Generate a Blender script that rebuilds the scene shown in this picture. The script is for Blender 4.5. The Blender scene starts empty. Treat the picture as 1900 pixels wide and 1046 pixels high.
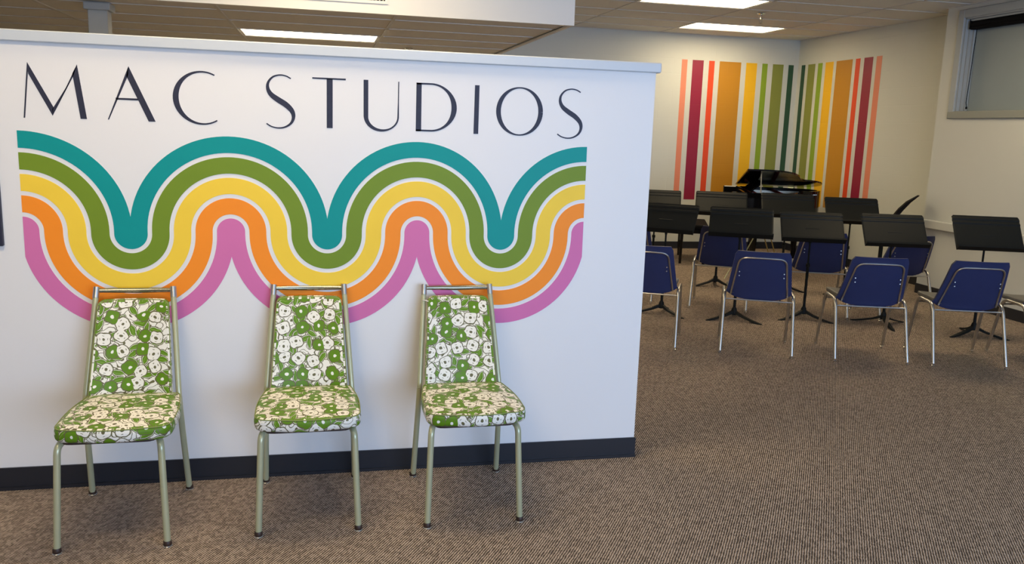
import bpy, math, random
from mathutils import Vector, Matrix
random.seed(7)
PI = math.pi
R = math.radians
scene = bpy.context.scene
COL = scene.collection

# ------------------------------------------------------------------ camera
F_PX = 1575.54
def cam_axes(yaw, pitch, roll):
    cy, sy, cp, sp, cr, sr = (math.cos(yaw), math.sin(yaw), math.cos(pitch), math.sin(pitch), math.cos(roll), math.sin(roll))
    A = Matrix(((cy, -sy, 0), (sy, cy, 0), (0, 0, 1)))
    B = Matrix(((1, 0, 0), (0, 0, -1), (0, 1, 0)))
    P = Matrix(((1, 0, 0), (0, cp, -sp), (0, sp, cp)))
    Q = Matrix(((cr, -sr, 0), (sr, cr, 0), (0, 0, 1)))
    return Q @ P @ B @ A
CR = cam_axes(R(12.7235), R(10.1599), R(1.8978))
cd = bpy.data.cameras.new('camera')
cd.sensor_fit = 'HORIZONTAL'
cd.sensor_width = 36.0
cd.lens = F_PX * 36.0 / 1900.0
cd.clip_start = 0.05
cam = bpy.data.objects.new('camera', cd)
COL.objects.link(cam)
m = Matrix.Identity(4)
for r in range(3):
    m[r][0] = CR[0][r]; m[r][1] = -CR[1][r]; m[r][2] = -CR[2][r]
m[0][3], m[1][3], m[2][3] = 0.0, 0.0, 1.6
cam.matrix_world = m
scene.camera = cam

# ------------------------------------------------------------------ world, daylight, exposure
world = bpy.data.worlds.new('world'); scene.world = world
world.use_nodes = True
wbg = world.node_tree.nodes['Background']
wbg.inputs[0].default_value = (0.62, 0.76, 1.0, 1)
wbg.inputs[1].default_value = 1.0
def area_light(name, loc, rot, sx, sy, power, color):
    l = bpy.data.lights.new(name, 'AREA'); l.shape = 'RECTANGLE'; l.size = sx; l.size_y = sy
    l.energy = power; l.color = color
    o = bpy.data.objects.new(name, l); COL.objects.link(o)
    o.location = loc; o.rotation_euler = rot
    return o
# daylight entering through the shop-front windows behind the camera
area_light('window_daylight', (3.1, -2.93, 1.45), (R(90), 0, 0), 5.6, 2.3, 335, (0.45, 0.64, 1.0))
TROFFER = 15.5           # radiance of the fluorescent ceiling panels
TROFFER_COL = (1.0, 0.80, 0.50)
vs = scene.view_settings
vs.view_transform = 'Standard'; vs.look = 'None'; vs.gamma = 1.0; vs.use_curve_mapping = False
vs.exposure = 0.0

# ------------------------------------------------------------------ material helpers
class NT:
    def __init__(s, name):
        s.m = bpy.data.materials.new(name); s.m.use_nodes = True
        s.t = s.m.node_tree; s.b = s.t.nodes['Principled BSDF']
    def n(s, typ, **kw):
        o = s.t.nodes.new(typ)
        for k, v in kw.items(): setattr(o, k, v)
        return o
    def l(s, a, b): s.t.links.new(a, b)
    def put(s, sock, v):
        if isinstance(v, bpy.types.NodeSocket): s.l(v, sock)
        elif isinstance(v, (tuple, list)): sock.default_value = (*v, 1.0) if len(v) == 3 and sock.type == 'RGBA' else v
        else: sock.default_value = v
    def math(s, op, a, b=0.0, c=0.0, clamp=False):
        o = s.n('ShaderNodeMath', operation=op, use_clamp=clamp)
        s.put(o.inputs[0], a); s.put(o.inputs[1], b); s.put(o.inputs[2], c)
        return o.outputs[0]
    def vm(s, op, a, b=(0, 0, 0)):
        o = s.n('ShaderNodeVectorMath', operation=op)
        s.put(o.inputs[0], a); s.put(o.inputs[1], b)
        return o.outputs['Value'] if op in ('LENGTH', 'DISTANCE', 'DOT_PRODUCT') else o.outputs[0]
    def scale(s, a, k):
        o = s.n('ShaderNodeVectorMath', operation='SCALE'); s.put(o.inputs[0], a); s.put(o.inputs[3], k)
        return o.outputs[0]
    def mix(s, f, a, b):
        o = s.n('ShaderNodeMix', data_type='RGBA')
        s.put(o.inputs[0], f); s.put(o.inputs[6], a); s.put(o.inputs[7], b)
        return o.outputs[2]
    def sep(s, v):
        o = s.n('ShaderNodeSeparateXYZ'); s.put(o.inputs[0], v); return o.outputs
    def noise(s, v, scale, detail=2.0, rough=0.5):
        o = s.n('ShaderNodeTexNoise'); s.put(o.inputs['Vector'], v)
        o.inputs['Scale'].default_value = scale; o.inputs['Detail'].default_value = detail; o.inputs['Roughness'].default_value = rough
        return o.outputs['Fac']
    def coord(s, which='Object'): return s.n('ShaderNodeTexCoord').outputs[which]
    def bump(s, h, strength, dist):
        o = s.n('ShaderNodeBump'); o.inputs['Strength'].default_value = strength; o.inputs['Distance'].default_value = dist
        s.l(h, o.inputs['Height']); s.l(o.outputs[0], s.b.inputs['Normal'])
    def ramp(s, f, stops):
        o = s.n('ShaderNodeValToRGB'); e = o.color_ramp.elements
        while len(e) < len(stops): e.new(0.5)
        for el, (p, c) in zip(e, stops): el.position = p; el.color = (*c, 1)
        s.put(o.inputs[0], f); return o.outputs[0]

def srgb(r, g, b):
    f = lambda c: (c / 255 / 12.92) if c / 255 <= 0.04045 else ((c / 255 + 0.055) / 1.055) ** 2.4
    return (f(r), f(g), f(b))

def plain(name, col, rough=0.5, metal=0.0, spec=0.5, vary=0.0, vscale=8.0, bump=0.0, bscale=200.0, coat=0.0):
    k = NT(name)
    k.b.inputs['Roughness'].default_value = rough; k.b.inputs['Metallic'].default_value = metal
    k.b.inputs['Specular IOR Level'].default_value = spec; k.b.inputs['Coat Weight'].default_value = coat
    k.b.inputs['Base Color'].default_value = (*col, 1)
    c = k.coord()
    if vary:
        f = k.noise(c, vscale, 3)
        k.l(k.mix(f, tuple(x * (1 - vary) for x in col), tuple(min(1, x * (1 + vary)) for x in col)), k.b.inputs['Base Color'])
    if bump:
        k.bump(k.noise(c, bscale, 2), bump, 0.002)
    return k.m

def block_wall(name, col, rough=0.55):
    """painted concrete block: faint recessed joints"""
    k = NT(name); k.b.inputs['Roughness'].default_value = rough
    c = k.coord()
    x, y, z = k.sep(c)
    cv = k.n('ShaderNodeCombineXYZ'); k.l(k.math('ADD', x, y), cv.inputs[0]); k.l(z, cv.inputs[1])
    br = k.n('ShaderNodeTexBrick'); k.l(cv.outputs[0], br.inputs['Vector'])
    br.inputs['Scale'].default_value = 1.0; br.inputs['Brick Width'].default_value = 0.406; br.inputs['Row Height'].default_value = 0.203
    br.inputs['Mortar Size'].default_value = 0.004; br.inputs['Mortar Smooth'].default_value = 0.4
    br.inputs['Color1'].default_value = (1, 1, 1, 1); br.inputs['Color2'].default_value = (1, 1, 1, 1); br.inputs['Mortar'].default_value = (0, 0, 0, 1)
    h = k.math('ADD', br.outputs['Color'], k.math('MULTIPLY', k.noise(c, 160, 3), 0.25))
    f = k.noise(c, 1.2, 2)
    k.l(k.mix(f, tuple(v * 0.97 for v in col), tuple(min(1, v * 1.03) for v in col)), k.b.inputs['Base Color'])
    k.bump(h, 0.35, 0.003)
    return k.m

def carpet():
    k = NT('carpet_loop'); k.b.inputs['Roughness'].default_value = 0.95; k.b.inputs['Specular IOR Level'].default_value = 0.1
    c = k.coord(); x, y, z = k.sep(c)
    # rows of loops run diagonally, broken into single loops
    a = R(-33)
    u = k.math('ADD', k.math('MULTIPLY', x, math.cos(a)), k.math('MULTIPLY', y, math.sin(a)))
    v = k.math('ADD', k.math('MULTIPLY', x, -math.sin(a)), k.math('MULTIPLY', y, math.cos(a)))
    wob = k.math('MULTIPLY', k.noise(c, 45, 2), 0.006)
    uu = k.math('MULTIPLY', k.math('ADD', u, wob), 2 * PI / 0.0098)
    row = k.math('MULTIPLY_ADD', k.math('SINE', uu), 0.5, 0.5)
    cell = k.n('ShaderNodeTexVoronoi', voronoi_dimensions='2D')
    cv = k.n('ShaderNodeCombineXYZ'); k.l(k.math('MULTIPLY', u, 102.0), cv.inputs[0]); k.l(k.math('MULTIPLY', v, 74.0), cv.inputs[1])
    k.l(cv.outputs[0], cell.inputs['Vector']); cell.inputs['Scale'].default_value = 1.0
    rnd = k.sep(cell.outputs['Color'])[0]
    f = k.math('ADD', k.math('MULTIPLY', row, 0.70), k.math('MULTIPLY', rnd, 0.30))
    big = k.noise(c, 1.1, 3)
    colr = k.ramp(f, [(0.10, (0.030, 0.021, 0.015)), (0.5, (0.215, 0.163, 0.125)), (0.9, (0.62, 0.495, 0.39))])
    colr = k.mix(k.math('MULTIPLY', big, 0.22), colr, (0.165, 0.142, 0.122))
    k.l(colr, k.b.inputs['Base Color'])
    k.bump(k.math('SUBTRACT', f, k.math('MULTIPLY', cell.outputs['Distance'], 0.4)), 0.8, 0.004)
    return k.m

def floral():
    """printed vinyl: white and green poppies with leaves and drawn outlines"""
    k = NT('floral_vinyl'); k.b.inputs['Roughness'].default_value = 0.42
    white, green, line = (0.80, 0.77, 0.68), (0.105, 0.225, 0.008), (0.13, 0.12, 0.055)
    k.b.inputs['Specular IOR Level'].default_value = 0.25
    uvn = k.n('ShaderNodeUVMap'); uvn.uv_map = 'UVMap'
    w = k.n('ShaderNodeTexNoise'); k.l(uvn.outputs[0], w.inputs['Vector']); w.inputs['Scale'].default_value = 28; w.inputs['Detail'].default_value = 1
    warp = k.scale(k.vm('SUBTRACT', w.outputs['Color'], (0.5, 0.5, 0.5)), 0.016)
    p = k.scale(k.vm('ADD', uvn.outputs[0], warp), 15.2)
    def cells(vec, off, rand):
        vo = k.n('ShaderNodeTexVoronoi', voronoi_dimensions='2D', feature='F1')
        q = k.vm('ADD', vec, off); k.l(q, vo.inputs['Vector'])
        vo.inputs['Scale'].default_value = 1.0; vo.inputs['Randomness'].default_value = rand
        return k.vm('SUBTRACT', q, vo.outputs['Position']), k.sep(vo.outputs['Color'])
    lt = lambda a, b: k.math('LESS_THAN', a, b)
    col = white
    # vine lines: contours of a soft noise
    nz = k.noise(p, 1.3, 0.0)
    fr = k.math('FRACT', k.math('MULTIPLY', nz, 6.0))
    col = k.mix(lt(k.math('ABSOLUTE', k.math('SUBTRACT', fr, 0.5)), 0.085), col, line)
    # two layers of leaves
    for off, rand, ln, wd in (((3.3, 7.7, 0), 0.9, 0.48, 0.17), ((11.2, 4.1, 0), 0.9, 0.46, 0.17)):
        d, rn = cells(k.scale(p, 1.12), off, rand)
        x, y, _ = k.sep(d)
        a = k.math('MULTIPLY', rn[0], 6.283)
        cs, sn = k.math('COSINE', a), k.math('SINE', a)
        u = k.math('ADD', k.math('MULTIPLY', x, cs), k.math('MULTIPLY', y, sn))
        v = k.math('SUBTRACT', k.math('MULTIPLY', y, cs), k.math('MULTIPLY', x, sn))
        un = k.math('DIVIDE', u, ln)
        half = k.math('MULTIPLY', k.math('SUBTRACT', 1.0, k.math('MULTIPLY', un, un)), wd)
        av = k.math('ABSOLUTE', v)
        col = k.mix(lt(av, k.math('ADD', half, 0.075)), col, white)
        col = k.mix(lt(k.math('ABSOLUTE', k.math('SUBTRACT', av, k.math('ADD', half, 0.055))), 0.028), col, line)
        col = k.mix(lt(av, half), col, green)
        col = k.mix(k.math('MULTIPLY', lt(k.math('ABSOLUTE', k.math('SUBTRACT', v, 0.04)), 0.018), lt(av, half)), col, (0.20, 0.33, 0.05))
    # flowers
    d, rn = cells(p, (0, 0, 0), 0.62)
    x, y, _ = k.sep(d)
    th = k.math('ARCTAN2', y, x)
    r = k.vm('LENGTH', d)
    pet = k.math('ABSOLUTE', k.math('COSINE', k.math('ADD', k.math('MULTIPLY', th, 2.0), k.math('MULTIPLY', rn[1], 6.28))))
    rad = k.math('MULTIPLY_ADD', pet, 0.055, k.math('MULTIPLY_ADD', rn[2], 0.06, 0.325))
    isg = k.math('GREATER_THAN', rn[0], 0.50)
    shown = k.math('GREATER_THAN', rn[1], 0.06)
    fl = lambda a: k.math('MULTIPLY', a, shown)
    col = k.mix(fl(lt(r, k.math('ADD', rad, 0.058))), col, line)
    col = k.mix(fl(lt(r, rad)), col, k.mix(isg, white, green))
    # petal folds
    fold = k.math('MULTIPLY', lt(k.math('ABSOLUTE', k.math('SUBTRACT', r, k.math('MULTIPLY', rad, 0.66))), 0.018), k.math('LESS_THAN', pet, 0.45))
    col = k.mix(fl(k.math('MULTIPLY', fold, 1.0)), col, line)
    cen = k.math('MULTIPLY_ADD', rn[1], 0.03, 0.085)
    col = k.mix(fl(lt(r, cen)), col, k.mix(isg, line, white))
    k.l(col, k.b.inputs['Base Color'])
    return k.m

M = {}
M['wall_white'] = plain('wall_white_paint', (0.81, 0.775, 0.735), 0.5, vary=0.015, vscale=2.0, bump=0.08, bscale=300)
M['cap'] = plain('cap_grey_paint', (0.56, 0.585, 0.60), 0.4, vary=0.03, vscale=3)
M['black_base'] = plain('black_vinyl_base', (0.014, 0.015, 0.02), 0.4)
M['carpet'] = carpet()
M['block_cream'] = block_wall('block_cream_paint', (0.60, 0.62, 0.575))
M['cream'] = plain('cream_paint', (0.58, 0.59, 0.55), 0.5, vary=0.02, vscale=1.5)
M['tile'] = plain('ceiling_tile_felt', (0.72, 0.70, 0.64), 0.9, vary=0.05, vscale=30, bump=0.25, bscale=420)
M['tbar'] = plain('tbar_enamel', (0.62, 0.60, 0.55), 0.5)
M['slab'] = plain('ceiling_slab_paint', (0.66, 0.62, 0.54), 0.9)
M['soffit'] = plain('soffit_paint', (0.80, 0.78, 0.74), 0.6)
M['post'] = plain('post_grey_paint', (0.42, 0.44, 0.43), 0.45, vary=0.08, vscale=6)
M['dark'] = plain('dark_gap', (0.01, 0.01, 0.01), 0.8)
M['ink'] = plain('lettering_ink_paint', (0.030, 0.031, 0.052), 0.5, spec=0.25, vary=0.2, vscale=40)
M['teal'] = plain('teal_paint', (0.004, 0.290, 0.270), 0.5, spec=0.2, vary=0.05, vscale=6)
M['green'] = plain('green_paint', (0.180, 0.270, 0.022), 0.5, spec=0.2, vary=0.05, vscale=6)
M['yellow'] = plain('yellow_paint', (0.94, 0.625, 0.055), 0.5, spec=0.2, vary=0.04, vscale=6)
M['orange'] = plain('orange_paint', (1.0, 0.285, 0.022), 0.5, spec=0.2, vary=0.04, vscale=6)
M['pink'] = plain('orchid_pink_paint', (0.68, 0.175, 0.385), 0.5, spec=0.2, vary=0.04, vscale=6)
for nm, c in (('st_pink', srgb(232, 142, 112)), ('st_maroon', srgb(150, 28, 62)), ('st_orange', srgb(232, 78, 34)), ('st_ochre', srgb(196, 138, 32)),
              ('st_yellow', srgb(244, 190, 28)), ('st_lime', srgb(140, 172, 42)), ('st_olive', srgb(138, 146, 66)), ('st_green', srgb(44, 84, 58))):
    M[nm] = block_wall(nm + '_paint', tuple(v * .88 for v in c), 0.45)
M['floral'] = floral()
M['piping'] = plain('olive_piping', (0.20, 0.24, 0.06), 0.5)
M['sage'] = plain('sage_enamel', (0.45, 0.45, 0.28), 0.28, metal=0.25, vary=0.05, vscale=20)
M['pewter'] = plain('pewter_metal', (0.36, 0.35, 0.28), 0.22, metal=0.9)
M['chrome'] = plain('chrome', (0.82, 0.82, 0.80), 0.10, metal=1.0)
M['chrome_worn'] = plain('worn_chrome', (0.58, 0.565, 0.53), 0.28, metal=1.0, vary=0.2, vscale=25)
M['rubber'] = plain('brown_rubber', (0.035, 0.018, 0.012), 0.5)
M['blue'] = plain('blue_shell_plastic', (0.026, 0.035, 0.105), 0.40, spec=0.35, vary=0.08, vscale=10, bump=0.1, bscale=500)
M['seat_grey'] = plain('grey_seat_plastic', (0.125, 0.122, 0.115), 0.5, vary=0.08, vscale=12)
M['stand'] = plain('black_powder_coat', (0.008, 0.0095, 0.0095), 0.5, spec=0.13, bump=0.1, bscale=600)
M['piano'] = plain('black_lacquer', (0.004, 0.004, 0.005), 0.06, spec=0.35)
M['gold'] = plain('gilt_iron', (0.55, 0.38, 0.12), 0.3, metal=0.9)
M['string'] = plain('piano_string_steel', (0.7, 0.66, 0.55), 0.2, metal=1.0)
M['ivory'] = plain('ivory_key', (0.8, 0.78, 0.7), 0.25)
M['felt'] = plain('red_felt', (0.25, 0.02, 0.02), 0.9)
M['wtrim'] = plain('window_grey_paint', (0.36, 0.39, 0.40), 0.4, vary=0.05, vscale=5)
M['wtrim_dark'] = plain('sill_olive_grey_paint', (0.26, 0.27, 0.24), 0.45)
M['pane'] = plain('frosted_pane', (0.24, 0.285, 0.30), 0.35, vary=0.12, vscale=1.5)
M['blind'] = plain('black_blind_cloth', (0.004, 0.004, 0.005), 0.7, spec=0.08)
M['white_plastic'] = plain('white_plastic', (0.75, 0.75, 0.73), 0.4)
M['brass'] = plain('brass_tube', (0.45, 0.36, 0.16), 0.3, metal=1.0)
M['glass'] = plain('storefront_glass', (0.95, 0.97, 1.0), 0.0)
M['glass'].node_tree.nodes['Principled BSDF'].inputs['Transmission Weight'].default_value = 1.0
def emit(name, col, s):
    k = NT(name); k.b.inputs['Base Color'].default_value = (0.8, 0.8, 0.8, 1)
    k.b.inputs['Emission Color'].default_value = (*col, 1); k.b.inputs['Emission Strength'].default_value = s
    return k.m
M['diffuser'] = emit('fluorescent_diffuser', TROFFER_COL, TROFFER)

# ------------------------------------------------------------------ mesh helpers
class MB:
    def __init__(s): s.v = []; s.f = []; s.uv = {}
    def add(s, vs, fs, uvs=None):
        o = len(s.v); s.v += [tuple(p) for p in vs]
        for i, f in enumerate(fs):
            if uvs and uvs[i]: s.uv[len(s.f)] = uvs[i]
            s.f.append([a + o for a in f])
        return s
    def box(s, x0, x1, y0, y1, z0, z1):
        return s.add([(x, y, z) for z in (z0, z1) for y in (y0, y1) for x in (x0, x1)],
                     [(0, 2, 3, 1), (4, 5, 7, 6), (0, 1, 5, 4), (2, 6, 7, 3), (0, 4, 6, 2), (1, 3, 7, 5)])
    def bevbox(s, x0, x1, y0, y1, z0, z1, b):
        """box with chamfered edges"""
        vs = []; X = (x0, x1); Y = (y0, y1); Z = (z0, z1); sg = (1, -1)
        idx = {}
        for i in (0, 1):
            for j in (0, 1):
                for k in (0, 1):
                    for a in range(3):
                        p = [X[i], Y[j], Z[k]]
                        for c, t in ((0, i), (1, j), (2, k)):
                            if c != a: p[c] += b * sg[t]
                        idx[(i, j, k, a)] = len(vs); vs.append(p)
        fs = []
        for a in range(3):
            o = [c for c in range(3) if c != a]
            for t in (0, 1):
                q = []
                for (m_, n_) in ((0, 0), (1, 0), (1, 1), (0, 1)):
                    k = [0, 0, 0]; k[a] = t; k[o[0]] = m_; k[o[1]] = n_
                    q.append(idx[(*k, a)])
                if (t == 0) != (a == 1): q.reverse()
                fs.append(q)
        for a in range(3):
            o = [c for c in range(3) if c != a]
            for m_ in (0, 1):
                for n_ in (0, 1):
                    q = []
                    k0 = [0, 0, 0]; k0[o[0]] = m_; k0[o[1]] = n_; k1 = k0[:]; k1[a] = 1
                    fs.append([idx[(*k0, o[0])], idx[(*k1, o[0])], idx[(*k1, o[1])], idx[(*k0, o[1])]])
        for i in (0, 1):
            for j in (0, 1):
                for k in (0, 1): fs.append([idx[(i, j, k, a)] for a in range(3)])
        return s.add(vs, fs)
    def tube(s, path, rad, n=10, cap=True, flat=None):
        P = [Vector(p) for p in path]; N = len(P)
        rs = rad if isinstance(rad, (list, tuple)) else [rad] * N
        T = []
        for i in range(N):
            d = (P[min(i + 1, N - 1)] - P[max(i - 1, 0)]); T.append(d.normalized())
        up = Vector((0, 0, 1)) if abs(T[0].z) < 0.9 else Vector((0, 1, 0))
        a = T[0].cross(up).normalized(); vs = []
        for i in range(N):
            a = (a - T[i] * a.dot(T[i])).normalized(); b = T[i].cross(a)
            for k in range(n):
                t = 2 * PI * k / n; x, y = math.cos(t), math.sin(t)
                if flat: y *= flat
                vs.append(P[i] + (a * x + b * y) * rs[i])
        fs = []
        for i in range(N - 1):
            for k in range(n):
                k2 = (k + 1) % n
                fs.append((i * n + k, i * n + k2, (i + 1) * n + k2, (i + 1) * n + k))
        if cap: fs.append(tuple(range(n))[::-1]); fs.append(tuple((N - 1) * n + k for k in range(n)))
        return s.add(vs, fs)
    def prism(s, poly, z0, z1):
        n = len(poly)
        vs = [(x, y, z0) for x, y in poly] + [(x, y, z1) for x, y in poly]
        fs = [tuple(range(n))[::-1], tuple(range(n, 2 * n))] + [(i, (i + 1) % n, n + (i + 1) % n, n + i) for i in range(n)]
        return s.add(vs, fs)
    def lathe(s, prof, c=(0, 0, 0), n=16):
        vs = []; N = len(prof)
        for r, z in prof:
            for k in range(n):
                t = 2 * PI * k / n; vs.append((c[0] + r * math.cos(t), c[1] + r * math.sin(t), c[2] + z))
        fs = []
        for i in range(N - 1):
            for k in range(n):
                k2 = (k + 1) % n; fs.append((i * n + k, i * n + k2, (i + 1) * n + k2, (i + 1) * n + k))
        fs.append(tuple(range(n))[::-1]); fs.append(tuple((N - 1) * n + k for k in range(n)))
        return s.add(vs, fs)
    def strip(s, A, B, y, th):
        """thin paint layer between two (x,z) polylines in a wall plane facing -Y"""
        n = len(A); vs = []
        for yy in (y - th, y):
            for L in (A, B):
                for (x, z) in L: vs.append((x, yy, z))
        fs = []
        for i in range(n - 1):
            fs.append((n + i, n + i + 1, i + 1, i))
            fs.append((i, i + 1, 2 * n + i + 1, 2 * n + i))
            fs.append((n + i + 1, n + i, 3 * n + i, 3 * n + i + 1))
        fs.append((0, 2 * n, 3 * n, n)); fs.append((n - 1, 2 * n - 1, 4 * n - 1, 3 * n - 1))
        return s.add(vs, fs)
    def xf(s, mat):
        s.v = [tuple(mat @ Vector(p)) for p in s.v]; return s
    def mesh(s, name, mat, smooth=False):
        me = bpy.data.meshes.new(name); me.from_pydata(s.v, [], s.f)
        if s.uv:
            ul = me.uv_layers.new(name='UVMap')
            for p in me.polygons:
                u = s.uv.get(p.index)
                for j, li in enumerate(p.loop_indices):
                    if u: ul.data[li].uv = u[j]
        me.materials.append(mat)
        if smooth:
            me.polygons.foreach_set('use_smooth', [True] * len(me.polygons))
            me.set_sharp_from_angle(angle=R(40))
        me.update(); return me
    def build(s, name, mat, parent=None, smooth=False, label=None):
        o = bpy.data.objects.new(name, s.mesh(name, mat, smooth)); COL.objects.link(o)
        if parent: o.parent = parent
        if label: o['label'] = label
        return o

def tag(o, label, cat, group=None, kind=None):
    if label: o['label'] = label
    if cat: o['category'] = cat
    if group: o['group'] = group
    if kind: o['kind'] = kind
    return o
def thing(name, label, cat, loc=(0, 0, 0), rz=0.0, group=None, kind=None):
    o = bpy.data.objects.new(name, None); COL.objects.link(o); o.empty_display_size = 0.1
    o.location = loc; o.rotation_euler = (0, 0, rz)
    return tag(o, label, cat, group, kind)
def copy_tree(o, parent=None):
    c = o.copy(); COL.objects.link(c); c.parent = parent
    for ch in list(o.children): copy_tree(ch, c)
    return c
def fillet(pts, r, n=5):
    P = [Vector(p) for p in pts]; out = [P[0]]
    rr = r if isinstance(r, (list, tuple)) else [r] * (len(P) - 2)
    for i in range(1, len(P) - 1):
        a, b, c = P[i - 1], P[i], P[i + 1]
        d = min(rr[i - 1], (a - b).length * 0.48, (c - b).length * 0.48)
        p, q = b + (a - b).normalized() * d, b + (c - b).normalized() * d
        for k in range(n + 1):
            t = k / n; out.append(p * (1 - t) ** 2 + b * 2 * t * (1 - t) + q * t * t)
    out.append(P[-1]); return out
def struct(name, mb, mat, label, cat, parent=None, smooth=False):
    o = mb.build(name, mat, parent, smooth); tag(o, label, cat, kind='structure'); return o

# ------------------------------------------------------------------ room shell
XL, XR, XW, YF, YB, ZC = -5.0, 6.63, 6.30, -3.0, 11.30, 2.97
YW = 7.93                        # where the thicker window wall ends
struct('floor', MB().box(XL - .2, 6.9, YF - .2, YB + .2, -0.10, 0.0), M['carpet'], 'brown ribbed loop carpet over the whole room', 'floor')
wb = struct('wall_back', MB().box(XL, XR + .3, YB, YB + .2, 0, 3.05), M['block_cream'], 'cream painted block wall behind the grand piano with colour stripes', 'wall')
wr = struct('wall_right', MB().box(XR, XR + .3, YW - .1, YB, 0, 3.05), M['block_cream'], 'cream painted block side wall with mirrored colour stripes', 'wall')
struct('wall_left', MB().box(XL - .2, XL, YF, YB, 0, 3.05), M['cream'], 'cream side wall far to the left', 'wall')

# wall with the interior window (hole left open)
WY0, WY1, WZ0, WZ1 = 6.15, 7.66, 1.925, 2.845
w = MB()
w.box(XW, XW + .35, YF, WY0, 0, 3.05).box(XW, XW + .35, WY1, YW, 0, 3.05).box(XW, XW + .35, WY0, WY1, 0, WZ0).box(XW, XW + .35, WY0, WY1, WZ1, 3.05)
struct('wall_window', w, M['cream'], 'plain cream wall around the high grey window', 'wall')
struct('trim_1', MB().bevbox(XW - .055, XW, YF, YW + .02, 0.715, 0.805, 0.008), M['cream'], 'cream ledge running along the window wall', 'ledge')

# shop-front wall behind the camera
w = MB()
w.box(XL, XW, YF - .2, YF, 0, 0.3).box(XL, XW, YF - .2, YF, 2.6, 3.05).box(XL, .2, YF - .2, YF, 0.3, 2.6).box(6.0, XW, YF - .2, YF, 0.3, 2.6)
struct('wall_front', w, M['cream'], 'shop-front wall with wide windows', 'wall')
wf = thing('window_2', 'wide shop-front window behind the camera', 'window', (3.1, YF - .1, 0.3), kind='structure')
mb = MB()
for x in (-2.87, 0, 2.87): mb.box(x - .03, x + .03, -.04, .04, 0, 2.3)
mb.box(-2.9, 2.9, -.04, .04, 0, .05).box(-2.9, 2.9, -.04, .04, 2.25, 2.3)
mb.build('frame', M['wtrim'], wf)
for x in (-2.84, .03): MB().box(x, x + 2.81, -.006, .006, .05, 2.25).build('pane', M['glass'], wf)

# baseboards
struct('baseboard_back', MB().box(XL, XR, YB - .012, YB, 0, 0.10), M['black_base'], 'black baseboard under the striped back wall', 'baseboard')
struct('baseboard_right', MB().box(XR - .012, XR, YW, YB - .012, 0, 0.10), M['black_base'], 'black baseboard along the striped side wall', 'baseboard')
struct('baseboard_window', MB().box(XW - .012, XW, YF, YW, 0, 0.105), M['black_base'], 'black baseboard along the window wall', 'baseboard')

# painted stripes on the two corner walls
SN = ['st_pink', 'st_maroon', 'st_orange', 'st_ochre', 'st_yellow', 'st_lime', 'st_olive', 'st_green']
SLAB = ['salmon pink', 'maroon', 'orange red', 'ochre', 'yellow', 'lime green', 'olive green', 'dark green']
SX = [(4.853, 4.935), (5.012, 5.177), (5.258, 5.342), (5.417, 5.744), (5.822, 5.989), (6.069, 6.152), (6.233, 6.399), (6.478, 6.558)]
SY = [(9.403, 9.511), (9.580, 9.758), (9.838, 9.934), (10.003, 10.356), (10.422, 10.609), (10.682, 10.789), (10.861, 11.037), (11.112, 11.206)]
for i in range(8):
    MB().box(SX[i][0], SX[i][1], YB - .0015, YB + .001, 0.705, 2.632).build('painted_stripe', M[SN[i]], wb, label=SLAB[i] + ' painted stripe')
    MB().box(XR - .0015, XR + .001, SY[i][0], SY[i][1], 0.70, 2.628).build('painted_stripe', M[SN[i]], wr, label=SLAB[i] + ' painted stripe')

# ------------------------------------------------------------------ upper tile ceiling
MX, MY, X0, Y0 = 1.26, 0.63, 5.76, 10.13
ce = struct('ceiling', MB().box(XL - .2, XR + .3, YF - .2, YB + .2, ZC + .10, ZC + .2), M['slab'], 'beige suspended tile ceiling', 'ceiling')
gx = [X0 - MX * k for k in range(-1, 10)]; gy = [Y0 + MY * k for k in range(-21, 3)]
LIGHTS = {}                        # cell -> fixture
cells_light = [(5.76 - 1.26, 10.13), (5.76 - 2.52, 10.13 - 3 * .63)]
for (cx, cy) in ((-0.54, 3.20), (4.50, 5.72), (-1.80, 1.94), (-1.80, -0.58), (-0.54, 5.09)):  # panel over the blue chairs is added out of view to brighten the right walls
    cells_light.append((X0 + round((cx - X0) / MX) * MX, Y0 + round((cy - Y0) / MY) * MY))
def is_light(x, y): return any(abs(x - a) < .05 and abs(y - b) < .05 for a, b in cells_light)
tb = MB()
for x in gx:
    if XL < x < XR: tb.box(x - .012, x + .012, YF, YB, ZC, ZC + .006)
for y in gy:
    if YF < y < YB: tb.box(XL, XR, y - .012, y + .012, ZC, ZC + .006)
tb.box(XL, XR, YB - .022, YB, ZC, ZC + .006).box(XR - .022, XR, YW, YB, ZC, ZC + .006).box(XW - .022, XW, YF, YW, ZC, ZC + .006)
o = tb.build('tile_grid', M['tbar'], ce, label='thin metal grid')
tile_cache = {}
def add_tile(x0, x1, y0, y1, z, parent):
    key = (round(x1 - x0, 3), round(y1 - y0, 3))
    if key not in tile_cache:
        hx, hy = (x1 - x0) / 2, (y1 - y0) / 2
        tile_cache[key] = MB().bevbox(-hx + .004, hx - .004, -hy + .004, hy - .004, 0, .016, .003).mesh('ceiling_tile', M['tile'])
    o = bpy.data.objects.new('ceiling_tile', tile_cache[key]); COL.objects.link(o); o.parent = parent
    o.location = ((x0 + x1) / 2, (y0 + y1) / 2, z + .0065)
far = MB()
for x in gx:
    for y in gy:
        x0, x1, y0, y1 = max(x, XL), min(x + MX, XR), max(y, YF), min(y + MY, YB)
        if x1 - x0 < .05 or y1 - y0 < .05 or is_light(x, y): continue
        if x > 1.5 and y > 6.2: add_tile(x0, x1, y0, y1, ZC, ce)
        else: far.box(x0 + .004, x1 - .004, y0 + .004, y1 - .004, ZC + .0065, ZC + .0225)
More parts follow.
